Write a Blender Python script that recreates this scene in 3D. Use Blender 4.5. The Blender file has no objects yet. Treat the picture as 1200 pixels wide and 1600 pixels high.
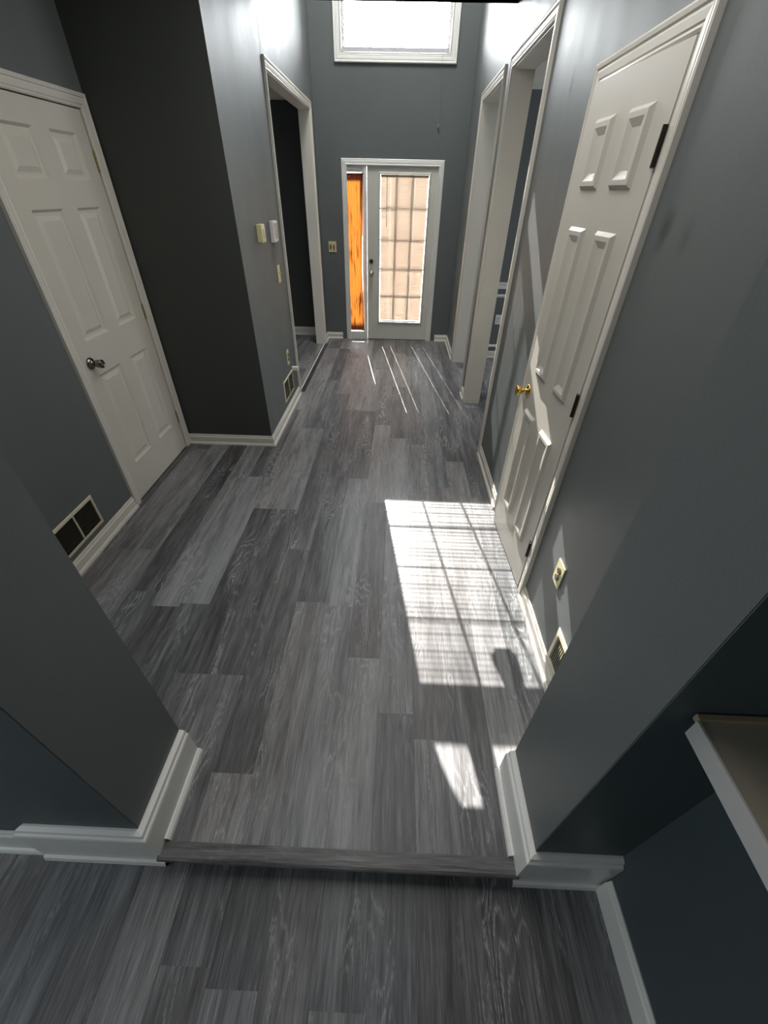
import bpy, bmesh, math, random
from mathutils import Vector, Matrix
random.seed(7)
PI = math.pi
S = bpy.context.scene
COL = S.collection

# ------------------------------------------------------------------ camera
F_PX = 637.4
P_, Y_, R_ = -0.66519, 0.02038, 0.0231
cam_d = bpy.data.cameras.new('camera')
cam = bpy.data.objects.new('camera', cam_d)
COL.objects.link(cam)
base = Matrix(((1, 0, 0), (0, 0, -1), (0, 1, 0)))
rot = Matrix.Rotation(Y_, 3, 'Z') @ Matrix.Rotation(P_, 3, 'X') @ base @ Matrix.Rotation(R_, 3, 'Z')
cam.matrix_world = Matrix.Translation((0, 0, 1.726)) @ rot.to_4x4()
cam_d.sensor_fit = 'HORIZONTAL'
cam_d.sensor_width = 36.0
cam_d.lens = 36.0 * F_PX / 1200.0
cam_d.clip_start = 0.02
S.camera = cam

# ------------------------------------------------------------------ light and exposure
S.view_settings.view_transform = 'Standard'
S.view_settings.look = 'None'
S.view_settings.gamma = 1.0
S.view_settings.use_curve_mapping = False
S.view_settings.exposure = 2.2

SKY = 8.0
w = bpy.data.worlds.new('sky')
S.world = w
w.use_nodes = True
bg = w.node_tree.nodes['Background']
bg.inputs['Color'].default_value = (0.93, 0.97, 1.0, 1)
bg.inputs['Strength'].default_value = SKY

sun_d = bpy.data.lights.new('sun', 'SUN')
sun_d.energy = 5.8
sun_d.color = (1.0, 0.95, 0.88)
sun_d.angle = 0.0030
sun = bpy.data.objects.new('sun', sun_d)
COL.objects.link(sun)
sun.rotation_mode = 'QUATERNION'
sun.rotation_quaternion = Vector((0.150, -1.0, -0.723)).to_track_quat('-Z', 'Y')
sun.location = (-2, 12, 8)

def portal(name, loc, sx, sz):
    d = bpy.data.lights.new(name, 'AREA')
    d.shape = 'RECTANGLE'; d.size = sx; d.size_y = sz
    d.cycles.is_portal = True
    o = bpy.data.objects.new(name, d); COL.objects.link(o)
    o.location = loc
    o.rotation_mode = 'QUATERNION'
    o.rotation_quaternion = Vector((0, -1, 0)).to_track_quat('-Z', 'Z')
portal('sky_portal_high', (-0.12, 6.53, 3.50), 1.12, 1.12)
portal('sky_portal_arch', (-0.12, 6.53, 4.34), 1.12, 0.56)
portal('sky_portal_door', (0.03, 6.53, 1.06), 0.62, 1.72)
portal('sky_portal_side', (-0.605, 6.53, 1.0), 0.30, 1.84)

def room_light(name, loc, direction, sx, sy, power, color):
    d = bpy.data.lights.new(name, 'AREA')
    d.shape = 'RECTANGLE'; d.size = sx; d.size_y = sy
    d.energy = power; d.color = color
    o = bpy.data.objects.new(name, d); COL.objects.link(o)
    o.location = loc
    o.rotation_mode = 'QUATERNION'
    o.rotation_quaternion = Vector(direction).to_track_quat('-Z', 'Y')
    return o
# fill lamps added to brighten the neighbouring rooms (all outside the picture)
room_light('fill_dining_room', (3.85, 4.2, 1.5), (-1, 0, -0.1), 1.4, 1.3, 9, (0.90, 0.95, 1.0))
room_light('fill_left_room', (-3.9, 4.6, 1.5), (1, 0, -0.1), 1.4, 1.3, 2.0, (0.90, 0.95, 1.0))
room_light('fill_lower_room', (-2.95, -0.9, 1.5), (1, 0.1, -0.15), 1.6, 1.2, 5.8, (0.88, 0.96, 1.0))
# fill lamps added under the hall and foyer ceilings (above the picture)
room_light('fill_hall', (-0.10, 1.9, 2.72), (0, 0, -1), 1.1, 2.4, 6.2, (1.0, 0.97, 0.93))
room_light('fill_foyer', (-0.15, 5.0, 5.1), (0, 0.1, -1), 0.9, 0.9, 23.0, (1.0, 0.98, 0.95))

# ------------------------------------------------------------------ node helpers
def new_mat(name):
    m = bpy.data.materials.new(name); m.use_nodes = True
    nt = m.node_tree
    b = nt.nodes['Principled BSDF']
    return m, nt, b
def N(nt, typ, **kw):
    n = nt.nodes.new(typ)
    for k, v in kw.items():
        if k in ('operation', 'blend_type', 'data_type', 'attribute_name', 'attribute_type', 'wave_type', 'bands_direction', 'noise_dimensions', 'feature'):
            setattr(n, k, v)
        else:
            n.inputs[k].default_value = v
    return n
def L(nt, a, b): nt.links.new(a, b)
def math_n(nt, op, a, b=None, c=None, clamp=False):
    n = nt.nodes.new('ShaderNodeMath'); n.operation = op; n.use_clamp = clamp
    for i, v in enumerate((a, b, c)):
        if v is None: continue
        if isinstance(v, (int, float)): n.inputs[i].default_value = v
        else: nt.links.new(v, n.inputs[i])
    return n.outputs[0]
def mixc(nt, fac, a, b, bt='MIX'):
    n = nt.nodes.new('ShaderNodeMix'); n.data_type = 'RGBA'; n.blend_type = bt
    for idx, v in ((0, fac), (6, a), (7, b)):
        if isinstance(v, (int, float)): n.inputs[idx].default_value = v
        elif isinstance(v, tuple): n.inputs[idx].default_value = (*v, 1)
        else: nt.links.new(v, n.inputs[idx])
    return n.outputs[2]
def objco(nt): return nt.nodes.new('ShaderNodeNewGeometry').outputs['Position']
def scaled(nt, src, sx, sy, sz, off=None):
    n = nt.nodes.new('ShaderNodeVectorMath'); n.operation = 'MULTIPLY'
    nt.links.new(src, n.inputs[0]); n.inputs[1].default_value = (sx, sy, sz)
    if off is None: return n.outputs[0]
    a = nt.nodes.new('ShaderNodeVectorMath'); a.operation = 'ADD'
    nt.links.new(n.outputs[0], a.inputs[0]); nt.links.new(off, a.inputs[1])
    return a.outputs[0]
def bump(nt, b, h, strength, dist):
    n = nt.nodes.new('ShaderNodeBump'); n.inputs['Strength'].default_value = strength
    n.inputs['Distance'].default_value = dist
    nt.links.new(h, n.inputs['Height']); nt.links.new(n.outputs[0], b.inputs['Normal'])

def paint(name, col, rough=0.45, bmp=0.35, scale=220, marks=(), spec=0.35):
    m, nt, b = new_mat(name)
    pos = objco(nt)
    n1 = N(nt, 'ShaderNodeTexNoise', Scale=1.7, Detail=4.0, Roughness=0.6); L(nt, pos, n1.inputs['Vector'])
    n2 = N(nt, 'ShaderNodeTexNoise', Scale=scale, Detail=3.0, Roughness=0.55); L(nt, pos, n2.inputs['Vector'])
    f = math_n(nt, 'MULTIPLY_ADD', n1.outputs['Fac'], 0.22, 0.89)
    c = mixc(nt, 1.0, tuple(col), f, 'MULTIPLY')
    for (px, py, pz, sx, sy, sz, mc, amt) in marks:      # scuffs and stains with a shape of their own
        v = nt.nodes.new('ShaderNodeVectorMath'); v.operation = 'SUBTRACT'
        L(nt, pos, v.inputs[0]); v.inputs[1].default_value = (px, py, pz)
        v2 = scaled(nt, v.outputs[0], 1/sx, 1/sy, 1/sz)
        nz = N(nt, 'ShaderNodeTexNoise', Scale=14.0, Detail=3.0); L(nt, pos, nz.inputs['Vector'])
        ln = nt.nodes.new('ShaderNodeVectorMath'); ln.operation = 'LENGTH'; L(nt, v2, ln.inputs[0])
        d = math_n(nt, 'MULTIPLY_ADD', nz.outputs['Fac'], 1.2, ln.outputs['Value'])
        k = math_n(nt, 'SUBTRACT', 1.75, d, clamp=True)
        k = math_n(nt, 'MULTIPLY', k, amt * 1.6, clamp=True)
        c = mixc(nt, k, c, mc)
    L(nt, c, b.inputs['Base Color'])
    n3 = N(nt, 'ShaderNodeTexNoise', Scale=5.0, Detail=5.0, Roughness=0.65); L(nt, scaled(nt, pos, 1, 1, 0.35), n3.inputs['Vector'])
    r = math_n(nt, 'MULTIPLY_ADD', n3.outputs['Fac'], 0.20, rough - 0.10)
    L(nt, r, b.inputs['Roughness'])
    b.inputs['Specular IOR Level'].default_value = spec
    bump(nt, b, n2.outputs['Fac'], bmp, 0.0012)
    return m

WALLC = (0.122, 0.137, 0.136)
M_wall = paint('grey_wall_paint', WALLC, 0.48)
M_wall_left = paint('grey_wall_paint_patched', WALLC, 0.52, spec=0.38, marks=(
    (-1.02, 4.35, 2.62, 0.2, 0.16, 0.22, (0.24, 0.26, 0.28), 0.5),
    (-1.02, 4.75, 2.62, 0.2, 0.10, 0.09, (0.30, 0.33, 0.36), 0.6),
    (-1.02, 3.75, 2.55, 0.2, 0.30, 0.20, (0.19, 0.20, 0.20), 0.45)))
M_wall_right = paint('grey_wall_paint_scuffed', WALLC, 0.46, spec=0.40, marks=(
    (0.735, 1.405, 1.660, 0.1, 0.030, 0.055, (0.06, 0.062, 0.058), 0.5),
    (0.735, 1.290, 1.650, 0.1, 0.030, 0.050, (0.08, 0.084, 0.078), 0.4),
    (0.735, 2.62, 2.12, 0.1, 0.022, 0.045, (0.03, 0.03, 0.03), 0.7)))
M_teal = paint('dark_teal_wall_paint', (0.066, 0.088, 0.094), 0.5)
M_dark = paint('dark_wall_paint_with_shade', (0.052, 0.058, 0.052), 0.6)
M_ceil = paint('ceiling_paint', (0.60, 0.58, 0.55), 0.8)
M_trim = paint('white_trim_paint', (0.62, 0.60, 0.54), 0.36, 0.12, 90)
M_trim2 = paint('bright_white_trim_paint', (0.74, 0.74, 0.71), 0.32, 0.12, 90)

def door_paint(name, col):
    m, nt, b = new_mat(name)
    pos = objco(nt)
    n = N(nt, 'ShaderNodeTexNoise', Scale=1.0, Detail=5.0, Roughness=0.7)
    L(nt, scaled(nt, pos, 90, 22, 300), n.inputs['Vector'])
    n1 = N(nt, 'ShaderNodeTexNoise', Scale=2.5, Detail=3.0); L(nt, pos, n1.inputs['Vector'])
    f = math_n(nt, 'MULTIPLY_ADD', n1.outputs['Fac'], 0.16, 0.92)
    L(nt, mixc(nt, 1.0, col, f, 'MULTIPLY'), b.inputs['Base Color'])
    b.inputs['Roughness'].default_value = 0.42
    bump(nt, b, n.outputs['Fac'], 0.22, 0.0010)
    return m
M_door = door_paint('moulded_door_paint', (0.58, 0.555, 0.49))
M_doorR = door_paint('moulded_door_paint_right', (0.56, 0.54, 0.48))
M_front = door_paint('front_door_paint', (0.60, 0.60, 0.54))

def metal(name, col, rough=0.25, met=1.0):
    m, nt, b = new_mat(name)
    pos = objco(nt)
    n = N(nt, 'ShaderNodeTexNoise', Scale=60.0, Detail=3.0); L(nt, pos, n.inputs['Vector'])
    L(nt, math_n(nt, 'MULTIPLY_ADD', n.outputs['Fac'], 0.15, rough - 0.05), b.inputs['Roughness'])
    b.inputs['Base Color'].default_value = (*col, 1)
    b.inputs['Metallic'].default_value = met
    return m
M_brass = metal('polished_brass', (0.72, 0.50, 0.16), 0.16)
M_pewter = metal('dark_nickel', (0.20, 0.185, 0.165), 0.18)
M_nickel = metal('satin_nickel', (0.50, 0.47, 0.42), 0.25)
M_bronze = metal('black_bronze', (0.030, 0.024, 0.018), 0.4, 0.6)
M_antique = metal('antique_brass', (0.42, 0.33, 0.14), 0.3)

def plastic(name, col, rough=0.35):
    m, nt, b = new_mat(name)
    pos = objco(nt)
    n = N(nt, 'ShaderNodeTexNoise', Scale=30.0, Detail=2.0); L(nt, pos, n.inputs['Vector'])
    f = math_n(nt, 'MULTIPLY_ADD', n.outputs['Fac'], 0.12, 0.94)
    L(nt, mixc(nt, 1.0, col, f, 'MULTIPLY'), b.inputs['Base Color'])
    b.inputs['Roughness'].default_value = rough
    return m
M_ivory = plastic('ivory_plastic', (0.62, 0.58, 0.33))
M_almond = plastic('almond_enamel', (0.60, 0.56, 0.42))
M_white = plastic('white_plastic', (0.72, 0.72, 0.72))
M_grey = plastic('grey_screen', (0.30, 0.28, 0.27), 0.2)
M_black = plastic('black_void', (0.012, 0.011, 0.010), 0.6)
M_caulk = plastic('brown_caulk', (0.34, 0.27, 0.17), 0.7)
M_socket = plastic('brown_socket', (0.10, 0.085, 0.05))
M_string = plastic('cord_string', (0.22, 0.22, 0.21), 0.7)

def translucent(name, col, tcol, fac, rough=0.5):
    m, nt, b = new_mat(name)
    t = nt.nodes.new('ShaderNodeBsdfTranslucent'); t.inputs[0].default_value = (*tcol, 1)
    mx = nt.nodes.new('ShaderNodeMixShader'); mx.inputs[0].default_value = fac
    b.inputs['Base Color'].default_value = (*col, 1); b.inputs['Roughness'].default_value = rough
    L(nt, b.outputs[0], mx.inputs[1]); L(nt, t.outputs[0], mx.inputs[2])
    L(nt, mx.outputs[0], nt.nodes['Material Output'].inputs[0])
    return m
M_slat = translucent('vinyl_slat', (0.42, 0.43, 0.46), (0.5, 0.52, 0.56), 0.05)
M_slat_door = translucent('cream_vinyl_slat', (0.62, 0.58, 0.50), (0.40, 0.29, 0.225), 0.085)

def curtain_mat():
    m, nt, b = new_mat('orange_sheer_curtain')
    pos = objco(nt)
    uv = nt.nodes.new('ShaderNodeUVMap')
    sep = nt.nodes.new('ShaderNodeSeparateXYZ'); L(nt, uv.outputs[0], sep.inputs[0])
    n = N(nt, 'ShaderNodeTexNoise', Scale=1.0, Detail=4.0, Roughness=0.6)
    L(nt, scaled(nt, pos, 34, 1, 2.6), n.inputs['Vector'])
    weave = N(nt, 'ShaderNodeTexNoise', Scale=500.0, Detail=1.0); L(nt, pos, weave.inputs['Vector'])
    wv = math_n(nt, 'MULTIPLY_ADD', weave.outputs['Fac'], 0.5, 0.75)
    rr = nt.nodes.new('ShaderNodeValToRGB')
    cr = rr.color_ramp
    cr.elements[0].position = 0.36; cr.elements[0].color = (0.05, 0.009, 0.001, 1)
    cr.elements[1].position = 0.47; cr.elements[1].color = (0.36, 0.125, 0.020, 1)
    L(nt, n.outputs['Fac'], rr.inputs[0])
    c = mixc(nt, 1.0, rr.outputs[0], wv, 'MULTIPLY')
    # doubled dark hems: top, bottom and both long edges
    v = sep.outputs['Y']; u = sep.outputs['X']
    e = math_n(nt, 'MINIMUM', math_n(nt, 'MULTIPLY', u, 1.0), math_n(nt, 'SUBTRACT', 1.0, u))
    e = math_n(nt, 'MULTIPLY', e, 9.0, clamp=True)
    t = math_n(nt, 'MULTIPLY', math_n(nt, 'SUBTRACT', 0.965, v), 60.0, clamp=True)
    bt = math_n(nt, 'MULTIPLY', math_n(nt, 'SUBTRACT', v, 0.030), 26.0, clamp=True)
    k = math_n(nt, 'MULTIPLY', math_n(nt, 'MULTIPLY', e, t), bt)
    c = mixc(nt, k, (0.030, 0.006, 0.002), c)
    tr = nt.nodes.new('ShaderNodeBsdfTranslucent'); L(nt, c, tr.inputs[0])
    L(nt, c, b.inputs['Base Color']); b.inputs['Roughness'].default_value = 0.9
    mx = nt.nodes.new('ShaderNodeMixShader'); mx.inputs[0].default_value = 0.19
    L(nt, b.outputs[0], mx.inputs[1]); L(nt, tr.outputs[0], mx.inputs[2])
    L(nt, mx.outputs[0], nt.nodes['Material Output'].inputs[0])
    return m
M_curtain = curtain_mat()

def glass_mat():
    m, nt, b = new_mat('window_glass')
    t = nt.nodes.new('ShaderNodeBsdfTransparent'); g = nt.nodes.new('ShaderNodeBsdfGlossy')
    g.inputs['Roughness'].default_value = 0.02
    fr = nt.nodes.new('ShaderNodeFresnel'); fr.inputs[0].default_value = 1.45
    mx = nt.nodes.new('ShaderNodeMixShader')
    L(nt, fr.outputs[0], mx.inputs[0]); L(nt, t.outputs[0], mx.inputs[1]); L(nt, g.outputs[0], mx.inputs[2])
    L(nt, mx.outputs[0], nt.nodes['Material Output'].inputs[0])
    return m
M_glass = glass_mat()

def floor_mat(name='grey_vinyl_planks', axis='Y', figure=0.95):
    m, nt, b = new_mat(name)
    pos = objco(nt)
    at = nt.nodes.new('ShaderNodeAttribute'); at.attribute_name = 'plank'
    sp = nt.nodes.new('ShaderNodeSeparateColor'); L(nt, at.outputs['Color'], sp.inputs[0])
    tone, r1, r2 = sp.outputs[0], sp.outputs[1], sp.outputs[2]
    comb = nt.nodes.new('ShaderNodeCombineXYZ')
    L(nt, math_n(nt, 'MULTIPLY', r1, 41.0), comb.inputs[0]); L(nt, math_n(nt, 'MULTIPLY', r2, 67.0), comb.inputs[1])
    off = comb.outputs[0]
    if axis == 'X':
        sx = nt.nodes.new('ShaderNodeSeparateXYZ'); L(nt, pos, sx.inputs[0])
        cx = nt.nodes.new('ShaderNodeCombineXYZ'); L(nt, sx.outputs[1], cx.inputs[0]); L(nt, sx.outputs[0], cx.inputs[1]); L(nt, sx.outputs[2], cx.inputs[2])
        pos = cx.outputs[0]
    def noise(sx_, sy_, detail, rough, dist=0.0):
        n = N(nt, 'ShaderNodeTexNoise', Scale=1.0, Detail=detail, Roughness=rough, Distortion=dist)
        L(nt, scaled(nt, pos, sx_, sy_, 1, off), n.inputs['Vector'])
        return n.outputs['Fac']
    broad = noise(16, 1.3, 4, 0.6, 0.3)
    mid = noise(60, 3.0, 4, 0.65, 0.4)
    fine = noise(330, 9.0, 3, 0.6)
    spk = noise(420, 60.0, 2, 0.5)
    # cathedral figure: warped rings along the board
    warp = noise(5.0, 1.15, 3, 0.5)
    sepp = nt.nodes.new('ShaderNodeSeparateXYZ'); L(nt, pos, sepp.inputs[0])
    ph = math_n(nt, 'MULTIPLY_ADD', warp, 165.0, math_n(nt, 'MULTIPLY', sepp.outputs[0], 95.0))
    ring = math_n(nt, 'SINE', ph)
    ring = math_n(nt, 'POWER', math_n(nt, 'MULTIPLY_ADD', ring, 0.5, 0.5), 3.0)
    mask = noise(7.0, 1.6, 2, 0.5)
    mask = math_n(nt, 'MULTIPLY', math_n(nt, 'SUBTRACT', mask, 0.50), 9.0, clamp=True)
    brk = math_n(nt, 'MULTIPLY', math_n(nt, 'SUBTRACT', spk, 0.40), 5.0, clamp=True)
    figs = math_n(nt, 'MULTIPLY', math_n(nt, 'MULTIPLY', ring, mask), brk)
    # base tone
    t = math_n(nt, 'MULTIPLY_ADD', math_n(nt, 'SUBTRACT', broad, 0.5), 1.15, tone)
    t = math_n(nt, 'MULTIPLY_ADD', math_n(nt, 'SUBTRACT', mid, 0.5), 0.95, t)
    t = math_n(nt, 'MULTIPLY_ADD', math_n(nt, 'SUBTRACT', fine, 0.5), 1.1, t, clamp=False)
    rr = nt.nodes.new('ShaderNodeValToRGB'); cr = rr.color_ramp
    cr.elements[0].position = 0.0; cr.elements[0].color = (0.042, 0.041, 0.042, 1)
    cr.elements[1].position = 1.0; cr.elements[1].color = (0.300, 0.298, 0.295, 1)
    e = cr.elements.new(0.40); e.color = (0.115, 0.115, 0.118, 1)
    L(nt, t, rr.inputs[0])
    hue = mixc(nt, r2, (0.95, 1.0, 1.04), (1.03, 0.99, 0.99))
    c = mixc(nt, 1.0, rr.outputs[0], hue, 'MULTIPLY')
    fl = math_n(nt, 'MULTIPLY', figs, figure, clamp=True)
    c = mixc(nt, fl, c, (0.36, 0.37, 0.375))
    st = math_n(nt, 'MULTIPLY', math_n(nt, 'SUBTRACT', fine, 0.62), 3.0, clamp=True)
    c = mixc(nt, math_n(nt, 'MULTIPLY', st, 0.5), c, (0.33, 0.335, 0.34))
    # knots
    vk = N(nt, 'ShaderNodeTexVoronoi', Scale=1.0); L(nt, scaled(nt, pos, 5.5, 1.9, 1, off), vk.inputs['Vector'])
    kn = math_n(nt, 'SUBTRACT', 1.0, math_n(nt, 'MULTIPLY', vk.outputs['Distance'], 16.0), clamp=True)
    c = mixc(nt, math_n(nt, 'MULTIPLY', kn, 0.6), c, (0.02, 0.02, 0.02))
    # seams from the board's own UVs
    uv = nt.nodes.new('ShaderNodeUVMap'); su = nt.nodes.new('ShaderNodeSeparateXYZ'); L(nt, uv.outputs[0], su.inputs[0])
    eu = math_n(nt, 'MINIMUM', su.outputs[0], math_n(nt, 'SUBTRACT', 1.0, su.outputs[0]))
    seam = math_n(nt, 'SUBTRACT', 1.0, math_n(nt, 'MULTIPLY', eu, 130.0), clamp=True)
    c = mixc(nt, math_n(nt, 'MULTIPLY', seam, 0.45), c, (0.025, 0.025, 0.025))
    L(nt, c, b.inputs['Base Color'])
    L(nt, math_n(nt, 'MULTIPLY_ADD', mid, 0.16, 0.34), b.inputs['Roughness'])
    h = math_n(nt, 'ADD', fine, math_n(nt, 'MULTIPLY', seam, -1.5))
    bump(nt, b, h, 0.25, 0.0006)
    return m
M_floor = floor_mat()
M_nose = floor_mat('grey_wood_nosing', 'X', 0.12)

def brick_mat():
    m, nt, b = new_mat('porch_brick')
    pos = objco(nt)
    br = nt.nodes.new('ShaderNodeTexBrick')
    br.inputs['Color1'].default_value = (0.42, 0.24, 0.18, 1); br.inputs['Color2'].default_value = (0.50, 0.32, 0.25, 1)
    br.inputs['Mortar'].default_value = (0.55, 0.50, 0.45, 1); br.inputs['Scale'].default_value = 2.4
    L(nt, pos, br.inputs['Vector']); L(nt, br.outputs[0], b.inputs['Base Color'])
    b.inputs['Roughness'].default_value = 0.85
    return m
M_brick = brick_mat()
M_shelf = paint('tan_shelf_board', (0.34, 0.305, 0.245), 0.6, 0.25, 120, marks=((0.545, 0.205, 1.043, 0.012, 0.005, 0.1, (0.03, 0.01, 0.005), 0.0),))
M_shelf_edge = paint('white_shelf_edge', (0.50, 0.50, 0.49), 0.5, 0.2, 120)
M_stain = plastic('brown_drip', (0.05, 0.02, 0.01), 0.5)
M_frost = translucent('frosted_shade', (0.8, 0.75, 0.6), (0.8, 0.7, 0.5), 0.4)

# ------------------------------------------------------------------ mesh helpers
def to_obj(name, bm, mat, parent=None, smooth=False):
    bmesh.ops.recalc_face_normals(bm, faces=bm.faces)
    me = bpy.data.meshes.new(name)
    bm.to_mesh(me); bm.free()
    me.materials.append(mat)
    o = bpy.data.objects.new(name, me); COL.objects.link(o)
    if parent is not None: o.parent = parent
    if smooth:
        for p in me.polygons: p.use_smooth = True
    return o
def tag(o, label=None, cat=None, group=None, kind=None):
    if label: o['label'] = label
    if cat: o['category'] = cat
    if group: o['group'] = group
    if kind: o['kind'] = kind
    return o
def struct(o, label, cat): return tag(o, label, cat, kind='structure')
def empty(name, loc=(0, 0, 0), rz=0.0):
    o = bpy.data.objects.new(name, None); COL.objects.link(o)
    o.location = loc; o.rotation_euler = (0, 0, rz); o.empty_display_size = 0.05
    return o
def box(bm, x0, x1, y0, y1, z0, z1, bev=0.0):
    vs = [bm.verts.new((x, y, z)) for x in (x0, x1) for y in (y0, y1) for z in (z0, z1)]
    idx = ((0, 1, 3, 2), (4, 6, 7, 5), (0, 4, 5, 1), (2, 3, 7, 6), (0, 2, 6, 4), (1, 5, 7, 3))
    fs = [bm.faces.new([vs[i] for i in f]) for f in idx]
    if bev > 0:
        es = list({e for f in fs for e in f.edges})
        bmesh.ops.bevel(bm, geom=es, offset=bev, segments=2, affect='EDGES', profile=0.6)
def newbox(name, mat, parent, *a, **k):
    bm = bmesh.new(); box(bm, *a, **k); return to_obj(name, bm, mat, parent)
def sweep(bm, pts, w, prof, side=1, closed=False):
    """moulding: path pts in a plane with normal w; prof = [(across, out)]"""
    w = Vector(w).normalized(); P = [Vector(p) for p in pts]; n = len(P)
    segs = [(P[(i + 1) % n] - P[i]).normalized() for i in range(n if closed else n - 1)]
    across = [w.cross(d) * side for d in segs]
    rings = []
    for i in range(n):
        if closed: a, b_ = across[i - 1], across[i]
        else: a, b_ = across[max(i - 1, 0)], across[min(i, n - 2)]
        m = (a + b_) / (1 + a.dot(b_))
        rings.append([bm.verts.new(P[i] + m * u + w * v) for u, v in prof])
    k = len(prof)
    for i in range(n if closed else n - 1):
        r0, r1 = rings[i], rings[(i + 1) % n]
        for j in range(k):
            bm.faces.new((r0[j], r0[(j + 1) % k], r1[(j + 1) % k], r1[j]))
    if not closed:
        bm.faces.new(rings[0]); bm.faces.new(rings[-1])
def lathe(bm, prof, origin, axis, n=28):
    """prof = [(r, t)] along axis"""
    ax = Vector(axis).normalized(); q = ax.to_track_quat('Z', 'Y'); o = Vector(origin)
    rings = []
    for r, t in prof:
        if r < 1e-6: rings.append([bm.verts.new(o + ax * t)])
        else: rings.append([bm.verts.new(o + q @ Vector((r * math.cos(2 * PI * i / n), r * math.sin(2 * PI * i / n), t))) for i in range(n)])
    for a, b_ in zip(rings, rings[1:]):
        for i in range(n):
            j = (i + 1) % n
            if len(a) == 1 and len(b_) == 1: continue
            if len(a) == 1: bm.faces.new((a[0], b_[i], b_[j]))
            elif len(b_) == 1: bm.faces.new((a[i], b_[0], a[j]))
            else: bm.faces.new((a[i], b_[i], b_[j], a[j]))
def tube(bm, pts, r, n=8):
    P = [Vector(p) for p in pts]
    rings = []
    for i, p in enumerate(P):
        d = (P[min(i + 1, len(P) - 1)] - P[max(i - 1, 0)]).normalized()
        q = d.to_track_quat('Z', 'Y')
        rings.append([bm.verts.new(p + q @ Vector((r * math.cos(2 * PI * k / n), r * math.sin(2 * PI * k / n), 0))) for k in range(n)])
    for a, b_ in zip(rings, rings[1:]):
        for i in range(n): bm.faces.new((a[i], a[(i + 1) % n], b_[(i + 1) % n], b_[i]))
    bm.faces.new(rings[0]); bm.faces.new(rings[-1][::-1])
def wall(name, axis, a0, a1, u0, u1, z0, z1, mat, holes=()):
    """slab between axis=a0..a1 spanning u0..u1, z0..z1; holes = [(u0,u1,z0,z1)]"""
    bm = bmesh.new()
    us = sorted({u0, u1, *[h[0] for h in holes], *[h[1] for h in holes]})
    zs = sorted({z0, z1, *[max(z0, h[2]) for h in holes], *[h[3] for h in holes]})
    nu, nz = len(us) - 1, len(zs) - 1
    def solid(i, j):
        if i < 0 or j < 0 or i >= nu or j >= nz: return False
        cu, cz = (us[i] + us[i + 1]) / 2, (zs[j] + zs[j + 1]) / 2
        return not any(h[0] < cu < h[1] and h[2] < cz < h[3] for h in holes)
    vc = {}
    def V(a, u, z):
        k = (a, u, z)
        if k not in vc: vc[k] = bm.verts.new((a, u, z) if axis == 'x' else (u, a, z))
        return vc[k]
    for i in range(nu):
        for j in range(nz):
            if not solid(i, j): continue
            ua, ub, za, zb = us[i], us[i + 1], zs[j], zs[j + 1]
            for a in (a0, a1): bm.faces.new((V(a, ua, za), V(a, ub, za), V(a, ub, zb), V(a, ua, zb)))
            if not solid(i - 1, j): bm.faces.new((V(a0, ua, za), V(a1, ua, za), V(a1, ua, zb), V(a0, ua, zb)))
            if not solid(i + 1, j): bm.faces.new((V(a0, ub, za), V(a1, ub, za), V(a1, ub, zb), V(a0, ub, zb)))
            if not solid(i, j - 1): bm.faces.new((V(a0, ua, za), V(a1, ua, za), V(a1, ub, za), V(a0, ub, za)))
            if not solid(i, j + 1): bm.faces.new((V(a0, ua, zb), V(a1, ua, zb), V(a1, ub, zb), V(a0, ub, zb)))
    return to_obj(name, bm, mat)

# ------------------------------------------------------------------ key dimensions (metres)
XL, XR = -1.025, 0.735            # hall side walls
XC = -1.745                       # closet wall left
YF = 6.355                        # front wall
YP = 3.075                        # wall of the closet recess
LOW = -0.08                       # lower floor
OH = 2.415                        # height of cased openings
CH = 2.74                         # ceiling height

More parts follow.
